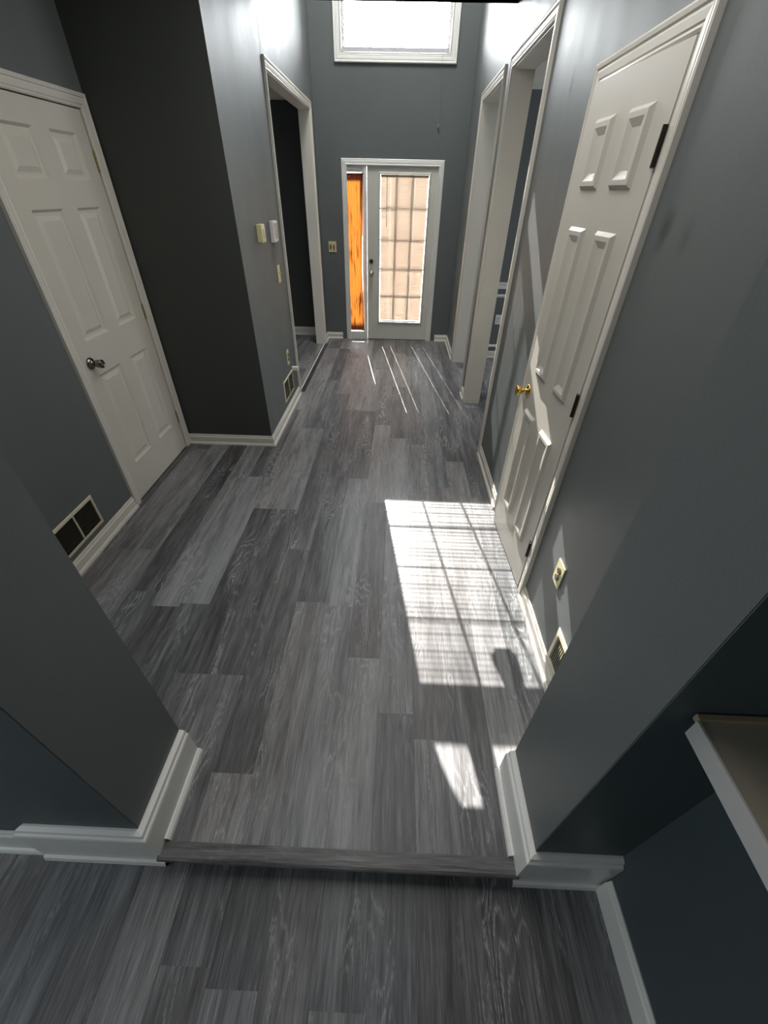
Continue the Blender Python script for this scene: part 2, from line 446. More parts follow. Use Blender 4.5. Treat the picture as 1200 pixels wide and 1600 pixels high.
# ------------------------------------------------------------------ floors
PW, PX0, PL = 0.152, -0.178, 1.22
KNOWN = {-6: (1.36, [0.30, 0.78, 0.34]), -5: (2.19, [0.28, 0.72, 0.62]), -4: (2.19, [0.34, 0.70, 0.5]), -3: (1.80, [0.34, 0.42, 0.36]),
         -2: (2.62, [0.30, 0.36, 0.55]), -1: (1.38, [0.60, 0.66, 0.30]), 0: (1.083, [0.66, 0.30, 0.62]), 1: (0.83, [0.36, 0.58, 0.64]),
         2: (1.95, [0.42, 0.52, 0.40]), 3: (1.30, [0.36, 0.55, 0.50]), 4: (2.9, [0.60, 0.34, 0.5]), 5: (2.95, [0.34, 0.48, 0.3])}
def plank_floor(name, x0, x1, y0, y1, z, mat, known=None, rnd=3, thick=0.012):
    rng = random.Random(rnd)
    bm = bmesh.new()
    uvl = bm.loops.layers.uv.new('UVMap'); cl = bm.loops.layers.float_color.new('plank')
    k0 = int(math.floor((x0 - PX0) / PW)); k1 = int(math.ceil((x1 - PX0) / PW))
    for k in range(k0, k1):
        xa, xb = PX0 + k * PW, PX0 + (k + 1) * PW
        ref, tones = (known or {}).get(k, (rng.uniform(0, PL), None))
        j0 = int(math.floor((y0 - ref) / PL))
        j = j0
        while ref + j * PL < y1:
            ya, yb = ref + j * PL, ref + (j + 1) * PL
            tone = rng.choice((0.28, 0.34, 0.42, 0.50, 0.58, 0.66)) + rng.uniform(-0.04, 0.04)
            if tones and -1 <= j <= 1: tone = tones[j + 1]
            r1, r2 = rng.random(), rng.random()
            cx0, cx1, cy0, cy1 = max(xa, x0), min(xb, x1), max(ya, y0), min(yb, y1)
            if cx1 - cx0 > 1e-4 and cy1 - cy0 > 1e-4:
                vs = [bm.verts.new((x, y, z)) for x, y in ((cx0, cy0), (cx1, cy0), (cx1, cy1), (cx0, cy1))]
                f = bm.faces.new(vs)
                for lp in f.loops:
                    lp[uvl].uv = ((lp.vert.co.x - xa) / PW, (lp.vert.co.y - ya) / PL)
                    lp[cl] = (tone, r1, r2, 1)
            j += 1
    # underside slab
    vs = [bm.verts.new((x, y, z - thick)) for x, y in ((x0, y0), (x0, y1), (x1, y1), (x1, y0))]
    f = bm.faces.new(vs)
    for lp in f.loops: lp[cl] = (0.3, .5, .5, 1)
    me = bpy.data.meshes.new(name); bm.to_mesh(me); bm.free(); me.materials.append(mat)
    o = bpy.data.objects.new(name, me); COL.objects.link(o)
    return o
fl = plank_floor('floor', -4.05, 4.05, 0.352, 6.75, 0.0, M_floor, KNOWN, 11)
struct(fl, 'grey wood plank floor of the hall and foyer, above the step', 'floor')
fl2 = plank_floor('floor_lower', -3.1, 1.0, -2.6, 0.60, LOW, M_floor, {-2: (0.06 - PL, [0.3, 0.58, 0.30]), 0: (0.03 - PL, [0.3, 0.62, 0.40]), -1: (-0.6, [0.3, 0.44, 0.52]), -3: (0.1, [0.3, 0.30, 0.30]), 1: (-0.4, [0.3, 0.40, 0.36])}, 29)
struct(fl2, 'dark grey wood plank floor below the step, nearest the viewer', 'floor')

# nosing of the step and its riser
bm = bmesh.new()
prof = [(0.0, 0.0), (0.0, 0.0045), (-0.030, 0.0045), (-0.043, 0.0035), (-0.050, 0.0), (-0.053, -0.006), (-0.051, -0.014), (-0.044, -0.018), (-0.02, -0.018), (-0.02, 0.0)]
sweep(bm, [(-0.722, 0.371, 0), (0.455, 0.371, 0)], (0, 0, 1), prof)
cl = bm.loops.layers.float_color.new('plank'); uvl = bm.loops.layers.uv.new('UVMap')
for f in bm.faces:
    for lp in f.loops: lp[cl] = (0.40, 0.31, 0.9, 1); lp[uvl].uv = (0.5, 0.5)
o = to_obj('trim_1', bm, M_nose); struct(o, 'grey wood nosing along the edge of the step', 'step nosing')
o = newbox('trim_2', M_dark, None, -0.74, 0.47, 0.345, 0.352, LOW, -0.001); struct(o, 'dark riser under the step nosing', 'riser')
# reducer strip at the left cased opening
o = newbox('trim_3', M_nose, None, -1.022, -0.978, 4.27, 6.05, 0.0, 0.007, bev=0.002); struct(o, 'grey floor transition strip across the left cased opening', 'transition strip')
o = newbox('trim_4', M_trim2, None, -1.034, -1.023, 4.27, 6.05, 0.0, 0.010, bev=0.002); struct(o, 'thin white edge strip on the floor of the left cased opening', 'edge strip')

# ------------------------------------------------------------------ walls
o = wall('wall_front', 'y', YF, YF + 0.16, XL - 0.115, XR + 0.15, -0.1, 5.3, M_wall,
         [(-0.735, 0.492, -0.2, 2.032), (-0.70, 0.46, 2.87, 4.64)])
struct(o, 'grey front wall around the entry door and the high window', 'wall')
# masonry between the two high windows and the arch spandrels
def arch_z(x): return 4.075 + 0.52 * math.sqrt(max(0.0, 1 - ((x + 0.12) / 0.58) ** 2))
bm = bmesh.new()
box(bm, -0.70, 0.46, YF, YF + 0.16, 4.012, 4.075)
n = 40
for i in range(n):
    xa, xb = -0.70 + 1.16 * i / n, -0.70 + 1.16 * (i + 1) / n
    za, zb = arch_z(xa), arch_z(xb)
    q = [bm.verts.new((x, y, z)) for y in (YF, YF + 0.16) for x, z in ((xa, za), (xb, zb), (xb, 4.64), (xa, 4.64))]
    for f in ((0, 1, 2, 3), (7, 6, 5, 4), (0, 4, 5, 1)): bm.faces.new([q[k] for k in f])
o = to_obj('wall_front_arch', bm, M_wall); struct(o, 'grey wall filling around the arched top window', 'wall')

o = wall('wall_left', 'x', XL - 0.115, XL, YP + 0.0015, YF, -0.01, 5.3, M_wall_left, [(4.27, 6.05, -0.2, OH)])
struct(o, 'glossy grey left hall wall with the thermostats and a cased opening', 'wall')
o = wall('wall_recess', 'y', YP, YP + 0.115, XC - 0.115, XL - 0.0006, -0.01, 5.3, M_dark)  # the recess wall's shade is put into its darker colour
struct(o, 'dark wall of the recess beside the left closet door', 'wall')
DLY0, DLY1, DH = 2.228, 2.998, 2.045
o = wall('wall_closet', 'x', XC - 0.115, XC, 0.45, YP, -0.01, CH + 0.1, M_wall, [(DLY0 - 0.006, DLY1 + 0.006, -0.2, DH + 0.008)])
struct(o, 'grey wall around the left closet door', 'wall')
DRY0, DRY1 = 1.563, 2.210
o = wall('wall_right', 'x', XR, XR + 0.145, 0.45, YF, -0.01, 5.3, M_wall_right,
         [(3.10, 4.10, -0.2, OH), (4.43, 5.415, -0.2, OH), (DRY0 - 0.006, DRY1 + 0.006, -0.2, DH + 0.012)])
struct(o, 'grey right hall wall with the ajar closet door and two cased openings', 'wall')
# closet interiors
def closet(name, x0, x1, y0, y1, label):
    bm = bmesh.new(); t = 0.02
    box(bm, x1, x1 + t, y0, y1, 0, CH); box(bm, x0, x1, y0 - t, y0, 0, CH); box(bm, x0, x1, y1, y1 + t, 0, CH)
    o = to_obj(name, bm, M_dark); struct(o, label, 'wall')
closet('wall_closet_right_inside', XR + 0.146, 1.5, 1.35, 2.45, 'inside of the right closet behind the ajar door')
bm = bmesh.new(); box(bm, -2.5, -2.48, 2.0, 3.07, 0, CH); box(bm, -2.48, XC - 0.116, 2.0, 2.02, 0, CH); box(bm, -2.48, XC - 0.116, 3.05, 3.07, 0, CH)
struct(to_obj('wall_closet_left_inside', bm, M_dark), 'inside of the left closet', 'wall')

# stub walls (pillars) at the step
LPX, RPX, LPY, RPY = -0.742, 0.474, 0.362, 0.354
o = wall('wall_stub_left', 'y', LPY, 0.655, -3.1, LPX, -0.09, CH, M_wall, [])
struct(o, 'grey wall end left of the step, angled across the lower left corner', 'wall')
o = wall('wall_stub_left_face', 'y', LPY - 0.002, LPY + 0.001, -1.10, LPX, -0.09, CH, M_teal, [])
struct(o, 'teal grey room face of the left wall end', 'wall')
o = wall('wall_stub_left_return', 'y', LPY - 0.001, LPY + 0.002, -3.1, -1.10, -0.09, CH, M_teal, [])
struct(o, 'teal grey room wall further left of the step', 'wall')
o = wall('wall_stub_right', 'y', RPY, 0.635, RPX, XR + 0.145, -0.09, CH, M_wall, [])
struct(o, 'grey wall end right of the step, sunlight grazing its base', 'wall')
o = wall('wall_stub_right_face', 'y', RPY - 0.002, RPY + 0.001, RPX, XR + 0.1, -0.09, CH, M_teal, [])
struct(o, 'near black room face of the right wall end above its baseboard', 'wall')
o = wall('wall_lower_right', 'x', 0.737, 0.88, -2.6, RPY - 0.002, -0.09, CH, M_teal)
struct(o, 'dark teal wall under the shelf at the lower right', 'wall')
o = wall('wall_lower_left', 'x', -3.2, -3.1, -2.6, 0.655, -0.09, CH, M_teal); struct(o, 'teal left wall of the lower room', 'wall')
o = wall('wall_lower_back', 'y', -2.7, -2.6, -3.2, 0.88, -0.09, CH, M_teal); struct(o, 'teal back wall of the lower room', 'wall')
# neighbouring rooms
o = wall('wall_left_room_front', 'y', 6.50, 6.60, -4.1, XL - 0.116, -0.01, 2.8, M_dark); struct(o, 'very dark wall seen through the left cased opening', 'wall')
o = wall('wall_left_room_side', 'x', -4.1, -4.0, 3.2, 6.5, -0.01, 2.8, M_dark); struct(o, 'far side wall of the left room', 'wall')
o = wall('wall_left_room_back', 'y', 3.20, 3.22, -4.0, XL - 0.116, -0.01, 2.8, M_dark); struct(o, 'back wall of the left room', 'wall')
o = wall('wall_dining_front', 'y', 5.655, 5.755, XR + 0.146, 4.1, -0.01, 2.85, M_wall); struct(o, 'grey dining room wall with wainscot mouldings behind the right openings', 'wall')
o = wall('wall_dining_side', 'x', 4.0, 4.1, 2.5, 5.655, -0.01, 2.85, M_wall); struct(o, 'far side wall of the dining room', 'wall')
o = wall('wall_dining_back', 'y', 2.48, 2.5, XR + 0.146, 4.1, -0.01, 2.85, M_wall); struct(o, 'back wall of the dining room', 'wall')

# ceilings
o = newbox('ceiling', M_ceil, None, XC - 0.115, XR + 0.145, 0.352, 4.30, CH, CH + 0.02); struct(o, 'white hall ceiling whose far edge shows at the top of the picture', 'ceiling')
o = newbox('ceiling_lower_room', M_ceil, None, -3.2, 0.88, -2.7, 0.352, CH, CH + 0.02); struct(o, 'ceiling above the lower room', 'ceiling')
o = newbox('ceiling_left_room', M_ceil, None, -4.1, XL - 0.116, 3.2, 6.6, 2.64, 2.66); struct(o, 'white ceiling seen through the left cased opening', 'ceiling')
o = newbox('ceiling_dining_room', M_ceil, None, XR + 0.146, 4.1, 2.48, 5.755, CH, CH + 0.02); struct(o, 'white ceiling seen through the right cased opening', 'ceiling')
o = newbox('ceiling_foyer', M_ceil, None, XL - 0.115, XR + 0.145, YP, YF + 0.16, 5.3, 5.32); struct(o, 'high white ceiling of the foyer', 'ceiling')
o = wall('wall_bulkhead', 'y', 4.20, 4.30, XL + 0.001, XR - 0.001, CH, 5.3, M_wall); struct(o, 'grey wall above the hall ceiling, facing the foyer', 'wall')

# ------------------------------------------------------------------ mouldings
CAS = [(0, 0), (0, 0.008), (0.006, 0.012), (0.013, 0.010), (0.017, 0.0135), (0.036, 0.0155), (0.043, 0.013), (0.047, 0.018), (0.057, 0.020), (0.063, 0.017), (0.065, 0.0), ]
def base_prof(h, t=0.014, shoe=True):
    p = [(0, 0), (0, h), (0.004, h), (t * 0.55, h - 0.006), (t * 0.6, h - 0.016), (t, h - 0.022), (t, 0.020)]
    p += [(t + 0.006, 0.018), (t + 0.011, 0.012), (t + 0.013, 0.0)] if shoe else [(t, 0.0)]
    return p
def trim(name, pts, wn, prof, side, mat, label, cat, closed=False):
    bm = bmesh.new(); sweep(bm, pts, wn, prof, side, closed)
    return struct(to_obj(name, bm, mat), label, cat)
T = [5]
def tn():
    s = 'trim_%d' % T[0]; T[0] += 1; return s
def cased_opening(xw, nrm, y0, y1, depth, h, label):
    """jambs, head and casing of an opening in an x wall; nrm = +1 if the hall lies at +x"""
    bm = bmesh.new(); t = 0.012
    xa, xb = sorted((xw + nrm * 0.001, xw - nrm * (depth + 0.001)))
    box(bm, xa, xb, y0 - 0.001, y0 + t, 0.001, h); box(bm, xa, xb, y1 - t, y1 + 0.001, 0.001, h); box(bm, xa, xb, y0, y1, h - t, h + 0.001)
    o = to_obj(tn(), bm, M_trim); struct(o, 'cream white jamb lining of ' + label, 'door jamb')
    # casing sits on hall face
    bm = bmesh.new()
    pts = [(xw, y0 + 0.005, 0.001), (xw, y0 + 0.005, h - 0.005), (xw, y1 - 0.005, h - 0.005), (xw, y1 - 0.005, 0.001)]
    sweep(bm, pts, (nrm, 0, 0), CAS, -nrm * -1 if nrm > 0 else -1)
    struct(to_obj(tn(), bm, M_trim), 'white moulded casing around ' + label, 'door casing')
cased_opening(XL, 1, 4.27, 6.05, 0.115, OH, 'the left cased opening')
cased_opening(XR, -1, 3.10, 4.10, 0.145, OH, 'the nearer right cased opening')
cased_opening(XR, -1, 4.43, 5.415, 0.145, OH, 'the farther right cased opening')
def door_casing(xw, nrm, y0, y1, h, label, jd=0.115):
    bm = bmesh.new()
    pts = [(xw, y0, 0.001), (xw, y0, h), (xw, y1, h), (xw, y1, 0.001)]
    sweep(bm, pts, (nrm, 0, 0), CAS, 1 if nrm > 0 else -1)
    struct(to_obj(tn(), bm, M_trim), 'white moulded casing around ' + label, 'door casing')
    bm = bmesh.new(); t = 0.006
    xa, xb = sorted((xw + nrm * 0.001, xw - nrm * jd))
    box(bm, xa, xb, y0 - t, y0 - 0.0005, 0.001, h); box(bm, xa, xb, y1 + 0.0005, y1 + t, 0.001, h); box(bm, xa, xb, y0 - t, y1 + t, h + 0.0005, h + t)
    # door stop
    xs0, xs1 = sorted((xw - nrm * 0.046, xw - nrm * 0.058))
    box(bm, xs0, xs1, y0, y0 + 0.012, 0.001, h); box(bm, xs0, xs1, y1 - 0.012, y1, 0.001, h); box(bm, xs0, xs1, y0 + 0.012, y1 - 0.012, h - 0.012, h)
    struct(to_obj(tn(), bm, M_trim), 'white jamb with stop of ' + label, 'door jamb')
door_casing(XC, 1, DLY0 - 0.002, DLY1 + 0.002, DH + 0.004, 'the left closet door')
door_casing(XR, -1, DRY0 - 0.003, DRY1 + 0.003, DH + 0.010, 'the ajar right closet door', 0.14)

def bb(name, pts, side, label, h=0.085, z=0.0, mat=None, shoe=True, t=0.014):
    return trim(name, [(x, y, z + 0.0005) for x, y in pts], (0, 0, 1), base_prof(h, t, shoe), side, mat or M_trim, label, 'baseboard')
bb('baseboard_closet', [(XC, 0.656), (XC, DLY0 - 0.068)], -1, 'white baseboard under the left closet wall vent')
bb('baseboard_recess', [(XC + 0.0005, YP), (XL, YP), (XL, 4.205)], -1, 'white baseboard wrapping the outer corner of the left hall wall')
bb('baseboard_front_left', [(XL, 6.116), (XL, YF), (-0.795, YF)], -1, 'short white baseboard left of the entry door')
bb('baseboard_front_right', [(0.552, YF), (XR, YF), (XR, 5.478)], -1, 'short white baseboard right of the entry door')
bb('baseboard_right_post', [(XR, 4.367), (XR, 4.163)], -1, 'tiny white baseboard between the two right cased openings')
bb('baseboard_right', [(XR, 3.038), (XR, DRY1 + 0.068)], -1, 'white baseboard between the cased opening and the ajar door')
bb('baseboard_right_near', [(XR, DRY0 - 0.068), (XR, 0.635)], -1, 'white baseboard under the right wall outlet')
bb('baseboard_left_room', [(-4.0, 6.50), (XL - 0.117, 6.50)], -1, 'white baseboard on the dark wall in the left room', 0.11)
bb('baseboard_dining', [(XR + 0.147, 5.655), (4.0, 5.655)], -1, 'white baseboard in the dining room', 0.085)
# tall built-up bases of the two wall ends at the step
PB = [(0, 0.17), (0.006, 0.17), (0.018, 0.164), (0.020, 0.150), (0.026, 0.146), (0.028, 0.138), (0.028, 0.0), (0, 0.0)]
def pillar_base(name, x, y0, y1, sgn, label):
    bm = bmesh.new(); r = []
    for y, m in ((y0, -1.0), (y1, 0.0)):
        r.append([bm.verts.new((x + sgn * u, y + m * u, v + 0.0005)) for u, v in PB])
    k = len(PB)
    for j in range(k): bm.faces.new((r[0][j], r[0][(j + 1) % k], r[1][(j + 1) % k], r[1][j]))
    bm.faces.new(r[0]); bm.faces.new(r[1])
    struct(to_obj(name, bm, M_trim2), label, 'baseboard')
pillar_base('baseboard_stub_left', LPX, LPY - 0.002, 0.655, 1, 'tall white baseboard with quarter round on the left wall end')
pillar_base('baseboard_stub_right', RPX, RPY - 0.002, 0.635, -1, 'tall white baseboard on the right wall end, sunlit at its foot')
# hall face bases get a lower board on the room face
PF = [(0, 0.17), (0.006, 0.17), (0.018, 0.164), (0.020, 0.150), (0.026, 0.146), (0.028, 0.138), (0.028, -0.055), (0.036, -0.060), (0.040, -0.0795), (0, -0.0795)]
def face_base(name, xa, xb, y, m0, m1, label):
    """tall board on the -y face; ends shifted outward along x by (across*m) for mitres"""
    bm = bmesh.new(); r = []
    for x, m in ((xa, m0), (xb, m1)):
        r.append([bm.verts.new((x + m * min(u, 0.028), y - u, v + 0.0005)) for u, v in PF])
    k = len(PF)
    for j in range(k): bm.faces.new((r[0][j], r[0][(j + 1) % k], r[1][(j + 1) % k], r[1][j]))
    bm.faces.new(r[0]); bm.faces.new(r[1])
    struct(to_obj(name, bm, M_trim2), label, 'baseboard')
face_base('baseboard_face_left', -1.10, LPX, LPY - 0.002, -1.0, 1.0, 'tall white mitred baseboard on the room face of the left wall end')
face_base('baseboard_face_right', RPX, 0.735, RPY - 0.002, -1.0, 0.0, 'tall white mitred baseboard on the room face of the right wall end')
trim('trim_30', [(LPX + 0.028, 0.373, 0), (LPX + 0.028, 0.655, 0)], (0, 0, 1), [(0, 0.0005), (0, 0.02), (0.006, 0.019), (0.014, 0.012), (0.017, 0.0005)], -1, M_trim2, 'white quarter round along the foot of the left wall end', 'quarter round')
trim('trim_31', [(RPX - 0.028, 0.635, 0), (RPX - 0.028, 0.373, 0)], (0, 0, 1), [(0, 0.0005), (0, 0.02), (0.006, 0.019), (0.014, 0.012), (0.017, 0.0005)], -1, M_trim2, 'white quarter round along the foot of the right wall end', 'quarter round')
bb('baseboard_lower_left', [(-3.1, LPY - 0.002), (-1.132, LPY - 0.002)], -1, 'low white baseboard left of the mitred tall one', 0.165, LOW, M_trim2, True)
bb('baseboard_lower_right', [(0.737, 0.318), (0.737, -2.59)], -1, 'white baseboard under the dark teal wall at the lower right', 0.120, LOW, M_trim2, False)

# left room / dining room mouldings
CROWN = [(0, 0), (0.0, -0.11), (0.012, -0.11), (0.016, -0.09), (0.055, -0.04), (0.062, -0.02), (0.085, -0.018), (0.085, 0)]
trim('trim_32', [(-4.0, 6.50, 2.639), (XL - 0.117, 6.50, 2.639)], (0, 0, 1), CROWN, -1, M_trim, 'white crown moulding seen through the left cased opening', 'crown moulding')
C2 = [(u * 1.4, v * 1.9) for u, v in CROWN]
trim('trim_33', [(XR + 0.147, 5.655, 2.739), (3.99, 5.655, 2.739)], (0, 0, 1), C2, -1, M_trim, 'white crown moulding in the dining room', 'crown moulding')
trim('trim_34', [(XR + 0.147, 5.655, 0), (3.99, 5.655, 0)], (0, 0, 1), [(0, 0.82), (0.012, 0.82), (0.016, 0.84), (0.014, 0.862), (0.028, 0.872), (0.03, 0.888), (0, 0.892)], -1, M_trim2, 'white chair rail on the dining room wall', 'chair rail')
PFR = [(0, 0), (0, 0.010), (0.010, 0.016), (0.024, 0.012), (0.034, 0.006), (0.034, 0)]
for i, (xa, xb) in enumerate(((0.96, 1.62), (1.80, 2.60))):
    trim(tn(), [(xa, 5.655, 0.135), (xb, 5.655, 0.135), (xb, 5.655, 0.76), (xa, 5.655, 0.76)], (0, -1, 0), PFR, 1, M_trim2,
         ('white picture frame moulding round the dining room outlet', 'white picture frame moulding farther right in the dining room')[i], 'panel moulding', True)

# ------------------------------------------------------------------ six panel doors
def door_mesh(W, H, T_, cols, rows, mat, name, parent):
    """slab in local x 0..W, z 0..H, front face at y=0 towards -y, back at y=T_"""
    bm = bmesh.new()
    xs = sorted({0, W, *[v for c in cols for v in c]}); zs = sorted({0, H, *[v for r in rows for v in r]})
    def face(sgn, y):
        for i in range(len(xs) - 1):
            for j in range(len(zs) - 1):
                xa, xb, za, zb = xs[i], xs[i + 1], zs[j], zs[j + 1]
                if (xa, xb) in cols and (za, zb) in rows:
                    rings = [(0, 0), (0.005, 0.005), (0.012, 0.013), (0.026, 0.013), (0.048, 0.004)]
                    prev = None
                    for ins, dep in rings:
                        cur = [bm.verts.new((x, y + sgn * dep, z)) for x, z in ((xa + ins, za + ins), (xb - ins, za + ins), (xb - ins, zb - ins), (xa + ins, zb - ins))]
                        if prev:
                            for k in range(4): bm.faces.new((prev[k], prev[(k + 1) % 4], cur[(k + 1) % 4], cur[k]))
                        prev = cur
                    bm.faces.new(prev)
                else:
                    bm.faces.new([bm.verts.new((x, y, z)) for x, z in ((xa, za), (xb, za), (xb, zb), (xa, zb))])
    face(1, 0); face(-1, T_)
    for (a, b_) in (((0, 0), (W, 0)), ((W, 0), (W, H)), ((W, H), (0, H)), ((0, H), (0, 0))):
        bm.faces.new([bm.verts.new(v) for v in ((a[0], 0, a[1]), (b_[0], 0, b_[1]), (b_[0], T_, b_[1]), (a[0], T_, a[1]))])
    bmesh.ops.remove_doubles(bm, verts=bm.verts, dist=0.0002)
    return to_obj(name, bm, mat, parent)
def hinge(parent, x, z, mat, y=-0.004, h=0.09, leafdir=-1):
    bm = bmesh.new()
    for k in range(5):
        za = z - h / 2 + k * h / 5
        lathe(bm, [(0, 0), (0.0062, 0), (0.0062, h / 5 - 0.0012), (0, h / 5 - 0.0012)], (x, y - 0.003, za), (0, 0, 1), 12)
    lathe(bm, [(0, 0), (0.0045, 0), (0.0045, 0.005), (0, 0.007)], (x, y - 0.003, z + h / 2), (0, 0, 1), 10)
    box(bm, min(x, x + leafdir * 0.018), max(x, x + leafdir * 0.018), y + 0.0022, y + 0.0038, z - h / 2, z + h / 2)
    return to_obj('hinge', bm, mat, parent)
ROWS = [(0.235, 0.835), (1.025, 1.620), (1.735, 1.935)]
# left closet door: local x runs along +y (hinges at far side), front faces +x -> rotate: local x->world y, local -y -> world +x
dl = empty('door_1', (XC - 0.001, DLY0 + 0.001, 0.008), PI / 2)
struct(dl, 'white six panel closet door on the left, shut, with a dark nickel knob', 'door')
WL = DLY1 - DLY0 - 0.004
door_mesh(WL, 2.036, 0.035, [(0.107, 0.335), (0.452, 0.662)], ROWS, M_door, 'slab', dl)
for z in (1.82, 1.04, 0.265): hinge(dl, WL + 0.001, z, M_antique, y=-0.002)
kb = bmesh.new()
lathe(kb, [(0, 0), (0.033, 0), (0.0335, 0.004), (0.031, 0.009), (0.022, 0.016), (0.014, 0.020), (0.0125, 0.028), (0.018, 0.033), (0.0215, 0.042), (0.0225, 0.056), (0.0235, 0.066), (0.022, 0.071), (0.017, 0.072), (0.014, 0.069), (0, 0.069)], (0.072, 0, 0.915), (0, -1, 0), 36)
kn = to_obj('door_knob', kb, M_pewter, dl, True)
kb = bmesh.new(); lathe(kb, [(0, 0), (0.012, 0), (0.012, 0.003), (0.005, 0.004), (0, 0.004)], (0.072, -0.069, 0.915), (0, -1, 0), 20)
to_obj('key_cylinder', kb, M_nickel, kn)
lb = newbox('latch_plate', M_nickel, dl, -0.0005, 0.0, 0.006, 0.030, 0.887, 0.943)

# right closet door, ajar: hinges near the viewer, front faces -x
WR, ANG = 0.590, math.radians(2.9)
dr = empty('door_2', (0.722, 1.562, 0.010), PI / 2 + ANG)
# local x along +y, local +y = -x : so "front" (towards -x) is local +y
struct(dr, 'narrow white six panel closet door on the right, slightly ajar, with a brass knob', 'door')
door_mesh(WR, 2.040, -0.035, [(0.098, 0.246), (0.346, 0.494)], ROWS, M_doorR, 'slab', dr)
for z in (1.83, 1.06, 0.28):
    bm = bmesh.new()
    for k in range(5): lathe(bm, [(0, 0), (0.0068, 0), (0.0068, 0.0172), (0, 0.0172)], (-0.002, 0.0065, z - 0.045 + k * 0.0184), (0, 0, 1), 12)
    box(bm, 0.0, 0.020, 0.0004, 0.0022, z - 0.045, z + 0.045)
    to_obj('hinge', bm, M_bronze, dr)
kb = bmesh.new()
lathe(kb, [(0, 0), (0.031, 0), (0.031, 0.003), (0.027, 0.007), (0.016, 0.010), (0.0105, 0.014), (0.0095, 0.024), (0.013, 0.031), (0.020, 0.038), (0.0245, 0.050), (0.0255, 0.060), (0.023, 0.064), (0.016, 0.066), (0, 0.066)], (WR - 0.060, 0.0, 0.915), (0, 1, 0), 36)
to_obj('door_knob', kb, M_brass, dr, True)
kb = bmesh.new(); lathe(kb, [(0, 0), (0.031, 0), (0.031, 0.003), (0.012, 0.012), (0.012, 0.035), (0.024, 0.05), (0.02, 0.062), (0, 0.064)], (WR - 0.060, -0.035, 0.915), (0, -1, 0), 24)
to_obj('inner_knob', kb, M_brass, dr, True)
newbox('latch_plate', M_brass, dr, WR, WR + 0.001, -0.029, -0.006, 0.887, 0.943)

# ------------------------------------------------------------------ entry door with sidelight
bm = bmesh.new()
sweep(bm, [(-0.735, YF, 0.001), (-0.735, YF, 2.032), (0.492, YF, 2.032), (0.492, YF, 0.001)], (0, -1, 0), CAS, -1)
bmesh.ops.recalc_face_normals(bm, faces=bm.faces)
struct(to_obj(tn(), bm, M_trim2), 'white casing around the entry door and sidelight', 'door casing')
bm = bmesh.new(); ya, yb = YF - 0.002, YF + 0.13
box(bm, -0.7345, -0.722, ya, yb, 0.001, 2.031); box(bm, 0.4845, 0.4915, ya, yb, 0.001, 2.031)
box(bm, -0.722, 0.4845, ya, yb, 2.024, 2.031); box(bm, -0.470, -0.432, ya - 0.006, yb, 0.001, 2.024)
box(bm, -0.432, 0.4845, YF + 0.052, yb, 0.001, 0.006)
struct(to_obj(tn(), bm, M_trim2), 'white frame and post between sidelight and entry door', 'door frame')

dfr = empty('door_3', (-0.429, YF + 0.004, 0.008))
struct(dfr, 'off white entry door with a full length blind behind glass', 'door')
W3, H3 = 0.911, 2.014
GX0, GX1, GZ0, GZ1 = 0.165, 0.752, 0.235, 1.885      # glazed area, local
bm = bmesh.new()
for a in ((0, GX0, 0, 0.045, 0, H3), (GX1, W3, 0, 0.045, 0, H3), (GX0, GX1, 0, 0.045, 0, GZ0), (GX0, GX1, 0, 0.045, GZ1, H3)): box(bm, *a)
to_obj('slab', bm, M_front, dfr)
RIM = [(0, 0), (0, 0.010), (0.008, 0.012), (0.016, 0.010), (0.022, 0.004), (0.022, 0)]
bm = bmesh.new(); sweep(bm, [(GX0, 0, GZ0), (GX1, 0, GZ0), (GX1, 0, GZ1), (GX0, 0, GZ1)], (0, -1, 0), RIM, -1, True)
to_obj('glass_frame', bm, M_front, dfr)
gl = newbox('glass', M_glass, dfr, GX0, GX1, 0.034, 0.036, GZ0, GZ1)
bm = bmesh.new()
for i in (1, 2): x = GX0 + (GX1 - GX0) * i / 3; box(bm, x - 0.012, x + 0.012, 0.037, 0.047, GZ0, GZ1)
for i in range(1, 5): z = GZ0 + (GZ1 - GZ0) * i / 5; box(bm, GX0, GX1, 0.0375, 0.0465, z - 0.012, z + 0.012)
to_obj('muntin_grid', bm, plastic('brown_muntin', (0.36, 0.22, 0.17)), dfr)
for z in (1.825, 1.0, 0.21): hinge(dfr, W3 + 0.001, z, M_antique, y=0.002, h=0.10, leafdir=-1)
bm = bmesh.new(); lathe(bm, [(0, 0), (0.027, 0), (0.027, 0.004), (0.022, 0.012), (0.008, 0.012), (0.008, 0.013), (0, 0.013)], (0.052, 0, 0.985), (0, -1, 0), 28)
box(bm, 0.047, 0.057, -0.026, -0.012, 0.968, 1.002, bev=0.002)
to_obj('deadbolt', bm, M_pewter, dfr, False)
bm = bmesh.new(); lathe(bm, [(0, 0), (0.032, 0), (0.032, 0.004), (0.024, 0.010), (0.012, 0.014), (0.011, 0.028), (0.019, 0.036), (0.026, 0.048), (0.026, 0.058), (0.018, 0.066), (0, 0.068)], (0.052, 0, 0.842), (0, -1, 0), 32)
to_obj('door_knob', bm, M_nickel, dfr, True)
newbox('maker_sticker', M_grey, dfr, 0.012, 0.060, -0.0006, 0.0, 1.968, 1.976)
newbox('threshold', M_bronze, dfr, 0.0, W3, 0.0, 0.05, -0.0075, -0.001)

